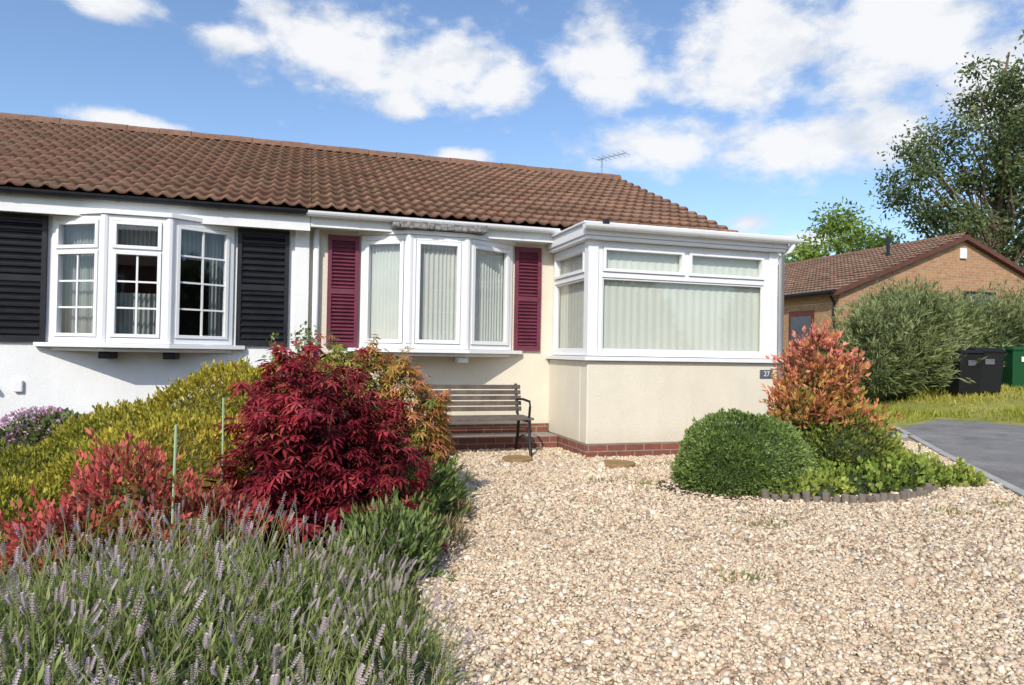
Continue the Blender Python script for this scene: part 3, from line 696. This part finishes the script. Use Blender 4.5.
foliage('flower_heads',[((-1.95,6.35,.30),(.38,.30,.35))],2300,.026,WT,[(.70,.26,.45),(.80,.45,.62),(.88,.80,.84),(.60,.08,.16)],'out',seed=72,amp=.2,core=None,parent=A,mat=mPetal,botlim=.0,colk=14)
mb=MB()
r=random.Random(4)
tips=[]
for i in range(9):
    x=.0+r.uniform(-.25,.35); y=6.3+r.uniform(-.2,.2); h=r.uniform(1.05,1.38); q=[(x,y,0),(x+r.uniform(-.05,.05),y,h*.6),(x+r.uniform(-.12,.12),y,h)]
    mb.tube(q,[.006,.005,.002],5); tips.append(q)
so=mb.build('rose_shrub',mBark)
P=[];
for q in tips:
    for k in range(60):
        f=r.uniform(.45,1); a=Vector(q[1]).lerp(Vector(q[2]),(f-.4)/.6); P.append(a+Vector((r.gauss(0,.035),r.gauss(0,.035),0)))
P=np.array(P); n=len(P); V,F,C=scatter(*WT,P,frames(rng.normal(size=(n,3))+[0,0,.3],rng.normal(size=(n,3))),.045*rng.uniform(.6,1.2,n),pal(grn,rng.uniform(0,1,n)))
mesh_np('leaves',V,F,C,mLeaf,so)
mb=MB(); mb.tube([(-.56,3.45,0),(-.55,3.45,.79)],.006,6); mb.build('plant_stake',M('green_cane',(.35,.5,.3),.6,.1,5))
mb=MB(); mb.tube([(-.42,4.2,0),(-.43,4.22,.86)],.006,6); mb.build('plant_stake',bpy.data.materials['green_cane'])

# lavender
cl=[]
r=np.random.default_rng(77)
for y in np.arange(1.15,3.2,.27):
    for x in np.arange(-1.9,.62,.27):
        xx=x+r.uniform(-.09,.09); yy=y+r.uniform(-.09,.09)
        if xx<edge(yy)-.11: cl.append((xx,yy,r.uniform(.32,.50)*(1 if xx<.15 else .76)))
cl=np.array(cl); ns=60; n=len(cl)*ns
cc=np.repeat(cl,ns,0); ang=r.uniform(0,6.28,n); rad=np.sqrt(r.uniform(0,1,n))*.14
base=np.stack([cc[:,0]+rad*np.cos(ang),cc[:,1]+rad*np.sin(ang),np.zeros(n)],1)
tilt=rad/.14*.42+r.normal(0,.18,n)
ang2=ang+r.normal(0,.5,n)
g=np.stack([np.cos(ang2)*tilt,np.sin(ang2)*tilt,np.ones(n)],1)
f=np.stack([np.cos(ang),np.sin(ang),np.zeros(n)],1)
R=frames(g,f); Ls=cc[:,2]*r.uniform(.60,1.16,n)
SV=[];SF=[];SH=[]
def bend(z): return .12*z*z
for ax in (0,1):
    for k in range(4):
        i=len(SV)
        for z in (k/4,(k+1)/4):
            for s in (-1,1):
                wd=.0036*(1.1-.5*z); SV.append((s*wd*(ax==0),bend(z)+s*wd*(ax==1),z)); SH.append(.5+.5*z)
        SF.append([i,i+1,i+3,i+2])
for k in range(16):
    z=.12+.036*k; a=k*2.4; d=np.array([math.cos(a),math.sin(a),.9+.5*z]); d/=np.linalg.norm(d); p=np.cross(d,[0,0,1]); p/=np.linalg.norm(p)
    l=.15*(1.2-.6*z); b0=np.array([0,bend(z),z]); i=len(SV)
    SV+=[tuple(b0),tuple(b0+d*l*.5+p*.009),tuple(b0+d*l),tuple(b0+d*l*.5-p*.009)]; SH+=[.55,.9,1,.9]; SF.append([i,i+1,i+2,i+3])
SV=np.array(SV);SF=np.array(SF);SH=np.array(SH)
gc=pal([(.20,.26,.07),(.32,.39,.11),(.42,.48,.17),(.50,.50,.24)],r.uniform(0,1,n))
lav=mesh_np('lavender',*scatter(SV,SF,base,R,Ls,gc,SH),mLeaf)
KV=[];KF=[];KH=[]
for k in range(8):
    z=k/8+.04; wr=.15*(1-.55*abs(z-.35)) if k else .1
    for q in range(5):
        a=q*1.2566+k*.6; d=np.array([math.cos(a),math.sin(a),.8]); d/=np.linalg.norm(d); p=np.array([-math.sin(a),math.cos(a),0])
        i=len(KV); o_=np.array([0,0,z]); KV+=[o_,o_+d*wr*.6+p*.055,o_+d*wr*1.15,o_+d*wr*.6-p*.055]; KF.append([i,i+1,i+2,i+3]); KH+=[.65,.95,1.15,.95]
KV=np.array(KV);KF=np.array(KF);KH=np.array(KH)
keep=r.uniform(0,1,n)<.74
tip=base+np.einsum('nij,j->ni',R,np.array([0,.12,1.]))*Ls[:,None]
gt=np.einsum('nij,j->ni',R,np.array([0,.24,1.]))
lc=pal([(.50,.42,.36),(.60,.48,.48),(.66,.53,.57),(.70,.62,.54),(.54,.42,.50)],r.uniform(0,1,n))
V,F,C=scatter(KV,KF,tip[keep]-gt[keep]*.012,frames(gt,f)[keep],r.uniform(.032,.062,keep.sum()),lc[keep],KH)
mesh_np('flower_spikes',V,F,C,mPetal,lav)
foliage('grey_green_base',[((c[0],c[1],.02),(.19,.19,c[2]*.6)) for c in cl[::1]],34000,.05,leafT(.08),[(.17,.22,.06),(.28,.35,.11),(.38,.44,.18)],'up',depth=.15,core=mCore,coref=.7,seed=80,parent=lav)

# right bed
hb=[(.11,.18,.045),(.20,.29,.07),(.28,.38,.11),(.38,.47,.17)]
foliage('hebe_dome',[((3.72,5.2,.12),(.60,.5,.50)),((4.05,5.3,.1),(.44,.42,.44)),((3.5,5.08,.1),(.38,.36,.38))],44000,.028,LT,hb,'out',k=8,amp=.11,depth=.05,seed=91,colk=5,sprig=900,sprl=.05,core=M('inner_foliage_green',(.06,.09,.03),.95,.4,12))
oa=[(.20,.30,.06),(.36,.40,.07),(.64,.38,.10),(.78,.27,.14),(.80,.32,.24)]
A=foliage('orange_spirea',[((4.85,5.55,.95),(.32,.32,.36)),((4.66,5.5,.6),(.32,.34,.33)),((5.04,5.5,.5),(.36,.34,.33)),((4.88,5.55,1.18),(.20,.2,.20))],5200,.056,LT,oa,'up',k=10,amp=.4,depth=.22,core=mCoreGold,coref=.42,seed=95,colk=5,sprig=260,sprl=.18,zg=(.65,.55))
foliage('lower_leaves',[((4.9,5.4,.25),(.5,.4,.35))],5000,.045,LT,[(.12,.18,.04),(.25,.33,.06),(.42,.38,.09)],'up',k=9,amp=.3,depth=.15,seed=96,parent=A,sprig=60)
foliage('ground_cover_plants',[((4.5,4.85,.0),(.5,.28,.17)),((5.1,4.95,.0),(.5,.35,.2)),((5.45,5.15,0),(.45,.4,.22)),((4.0,4.75,0),(.4,.2,.12)),((5.75,4.85,0),(.35,.25,.13)),((5.5,5.6,0),(.5,.4,.3))],10000,.045,WT,[(.11,.18,.03),(.26,.36,.06),(.42,.48,.10),(.55,.52,.16)],'up',k=12,amp=.4,depth=.2,seed=97,sprig=260,sprl=.12)
MB().poly([(4.4+1.5*math.cos(a),5.15+.72*math.sin(a),.014) for a in np.linspace(0,6.283,30)[:-1]]).build('shrub_bed_soil',mSoil)
mb=MB(); r=random.Random(8)
for i in range(26):
    f=i/25; x=3.55+1.75*f; y=4.62-.28*math.sin(f*math.pi)+.02*r.random()+.0; h=r.uniform(.05,.09)
    mb.tube([(x,y,0),(x+r.uniform(-.01,.01),y,h)],[.032,.031],8)
mb.build('log_edging',M('weathered_logs',(.20,.165,.13),.9,.35,9,.5,50),bevel=.004)
r=np.random.default_rng(15); W=[]
for cx,cy in ((3.0,3.9),(4.6,3.9),(2.6,5.6),(2.9,5.4),(5.3,4.0),(1.9,6.0),(4.0,3.4),(5.0,6.3),(3.6,6.3),(2.2,3.0),(6.0,5.6),(5.6,6.2)):
    k=int(r.uniform(12,60)); W.append(np.stack([cx+r.normal(0,.10,k),cy+r.normal(0,.06,k),np.full(k,.012)],1))
W=np.concatenate(W); n=len(W)
V,F,C=scatter(*leafT(.15),W,frames(r.normal(size=(n,3))*.6+[0,0,.8],r.normal(size=(n,3))),r.uniform(.02,.05,n),pal([(.16,.20,.05),(.30,.33,.09),(.40,.32,.14)],r.uniform(0,1,n)))
mesh_np('gravel_weeds',V,F,C,mLeaf)
# dropped leaves blown over the gravel near the beds
k=170; a=r.uniform(0,1,k); x=np.where(a<.5,r.normal(1.1,.45,k),r.normal(4.3,.9,k)); y=np.where(a<.5,r.uniform(3,7,k),r.normal(4.3,.35,k)); q=inpoly(x,y); x=x[q];y=y[q];k=len(x)
V,F,C=scatter(*leafT(.3),np.stack([x,y,np.full(k,.022)],1),frames(r.normal(size=(k,3))*[1,1,.15],r.normal(size=(k,3))*.3+[0,0,1]),r.uniform(.015,.035,k),pal([(.25,.12,.05),(.42,.22,.07),(.35,.05,.04)],r.uniform(0,1,k)))
mesh_np('fallen_leaves',V,F,C,mLeaf)

wil=[(.11,.14,.05),(.20,.24,.085),(.30,.34,.14),(.40,.43,.21)]
foliage('willow_shrub',[((12.9,12.5,1.0),(1.2,1.0,1.25)),((14.2,13.2,1.3),(1.3,1.1,1.45)),((13.6,12.6,1.6),(.9,.8,1.0)),((15.3,13.3,1.1),(1.2,1.0,1.3)),((12.2,12.4,.7),(.8,.8,.8))],32000,.15,leafT(.09),wil,'out',k=3.5,amp=.24,depth=.14,seed=101,colk=2,coref=.72,sprig=1100,sprl=.6)
foliage('willow_shrub',[((17.0,13.4,1.3),(1.6,1.1,1.4)),((18.6,13.0,1.5),(1.6,1.1,1.4)),((20.2,13.0,1.1),(1.3,1.1,1.3))],24000,.15,leafT(.09),wil,'out',k=3.5,amp=.24,depth=.14,seed=102,colk=2,coref=.72,sprig=900,sprl=.6)
n=26000; x=rng.uniform(9.2,20,n); y=rng.uniform(8.8,14.5,n); k=(y>np.interp(x,[9.2,11.8,13.9,19],[9.0,10.25,6.6,-4])) ; x=x[k];y=y[k]
P=np.stack([x,y,th(x,y)],1); lf=lump(P,2.2,5); k=lf>rng.uniform(-1.0,.3,len(x)); P=P[k]; lf=lf[k]; n=len(P)
V,F,C=scatter(*leafT(.06),P,frames(rng.normal(size=(n,3))*.35+[0,0,1],rng.normal(size=(n,3))),rng.uniform(.05,.17,n)*(1+.8*lf),pal([(.19,.24,.03),(.42,.42,.06),(.62,.52,.18)],.5+.3*lump(P,1.0,6)+rng.normal(0,.2,n)))
mesh_np('grass',V,F,C,mLeaf)

def tree(name,base,trunk_top,ells,nclump,leaves,lsize,palette,seed,cr=(.5,1.0),tr=.28):
    r=np.random.default_rng(seed); base=np.array(base,float); tt=np.array(trunk_top,float)
    mb=MB(); spine=[base+(tt-base)*f+np.append(r.normal(0,.18,2)*math.sin(f*3),0) for f in np.linspace(0,1,8)]
    mb.tube(spine,list(np.linspace(tr,tr*.15,8)),8)
    cs=[]
    wts=np.array([np.prod(q) for c,q in ells])**.67; wts/=wts.sum()
    for i in range(nclump):
        c,q=ells[r.choice(len(ells),p=wts)]; d=unit(r.normal(size=3))*r.uniform(.45,1)**.5
        cs.append(np.array(c)+np.array(q)*d)
    Ps=[];Ds=[]
    for c in cs:
        f=np.clip((c[2]-base[2])/(tt[2]-base[2])-.25,.15,.95); s=base+(tt-base)*f
        m=(s+c)/2+np.array([0,0,-.3])+r.normal(0,.2,3); r0=tr*(1-f)*.45+.03
        mb.tube([s,m,c],[r0,r0*.55,.015],5)
        R_=r.uniform(*cr); nl=int(leaves*R_*R_)
        d=r.normal(size=(nl,3))*[.55,.55,.42]*R_; Ps.append(c+d); Ds.append(d)
    o=mb.build(name,mBark)
    P=np.concatenate(Ps);D=unit(np.concatenate(Ds)+1e-4);n=len(P)
    tcol=.45+.25*D[:,2]+.2*lump(P,1.2,seed)+r.normal(0,.15,n)
    V,F,C=scatter(*leafT(.24),P,frames(D*.5+r.normal(size=(n,3))*.7-[0,0,.35],r.normal(size=(n,3))),lsize*r.uniform(.6,1.3,n),pal(palette,tcol))
    mesh_np('leaves',V,F,C,mLeaf,o)
euc=[(.05,.075,.03),(.10,.14,.05),(.17,.21,.08),(.26,.29,.13)]
tree('eucalyptus_tree',(28.9,22.6,.4),(29.6,22.4,14.8),[((26.3,23.8,9.2),(1.5,1.5,2.6)),((28.6,22.6,11.4),(1.6,1.6,3.2)),((30.8,21.6,12.9),(2.0,1.8,2.7)),((27.8,23,6.3),(2.3,1.8,1.7)),((31.0,21.4,8),(2.3,1.9,3.2))],100,540,.21,euc,5,cr=(.45,.95))
lg=[(.12,.18,.035),(.22,.32,.055),(.34,.44,.10)]
tree('ash_tree',(27.5,30,.4),(27.5,30,7.5),[((27.6,30,6.6),(2.6,2.2,2.2)),((25.8,31,5.6),(1.5,1.5,1.6))],40,340,.25,lg,6)
foliage('distant_trees',[((a,b,1.5),(5,4,c)) for a,b,c in ((24,40,3.5),(33,38,3.5),(42,32,4),(50,25,4.5),(14,44,3.5),(56,15,4),(4,46,4),(-8,46,4),(-20,44,4.5))],26000,.55,LT,euc,'up',k=.8,amp=.2,depth=.1,seed=120,colk=.5)
foliage('distant_trees',[((a,b,1.5),(5,4,c)) for a,b,c in ((-26,-20,4.5),(-17,-28,4),(0,-34,4.5),(16,-22,4),(26,-16,4.5),(-34,-6,4))],16000,.55,LT,euc,'up',k=.8,amp=.2,depth=.1,seed=121,colk=.5)
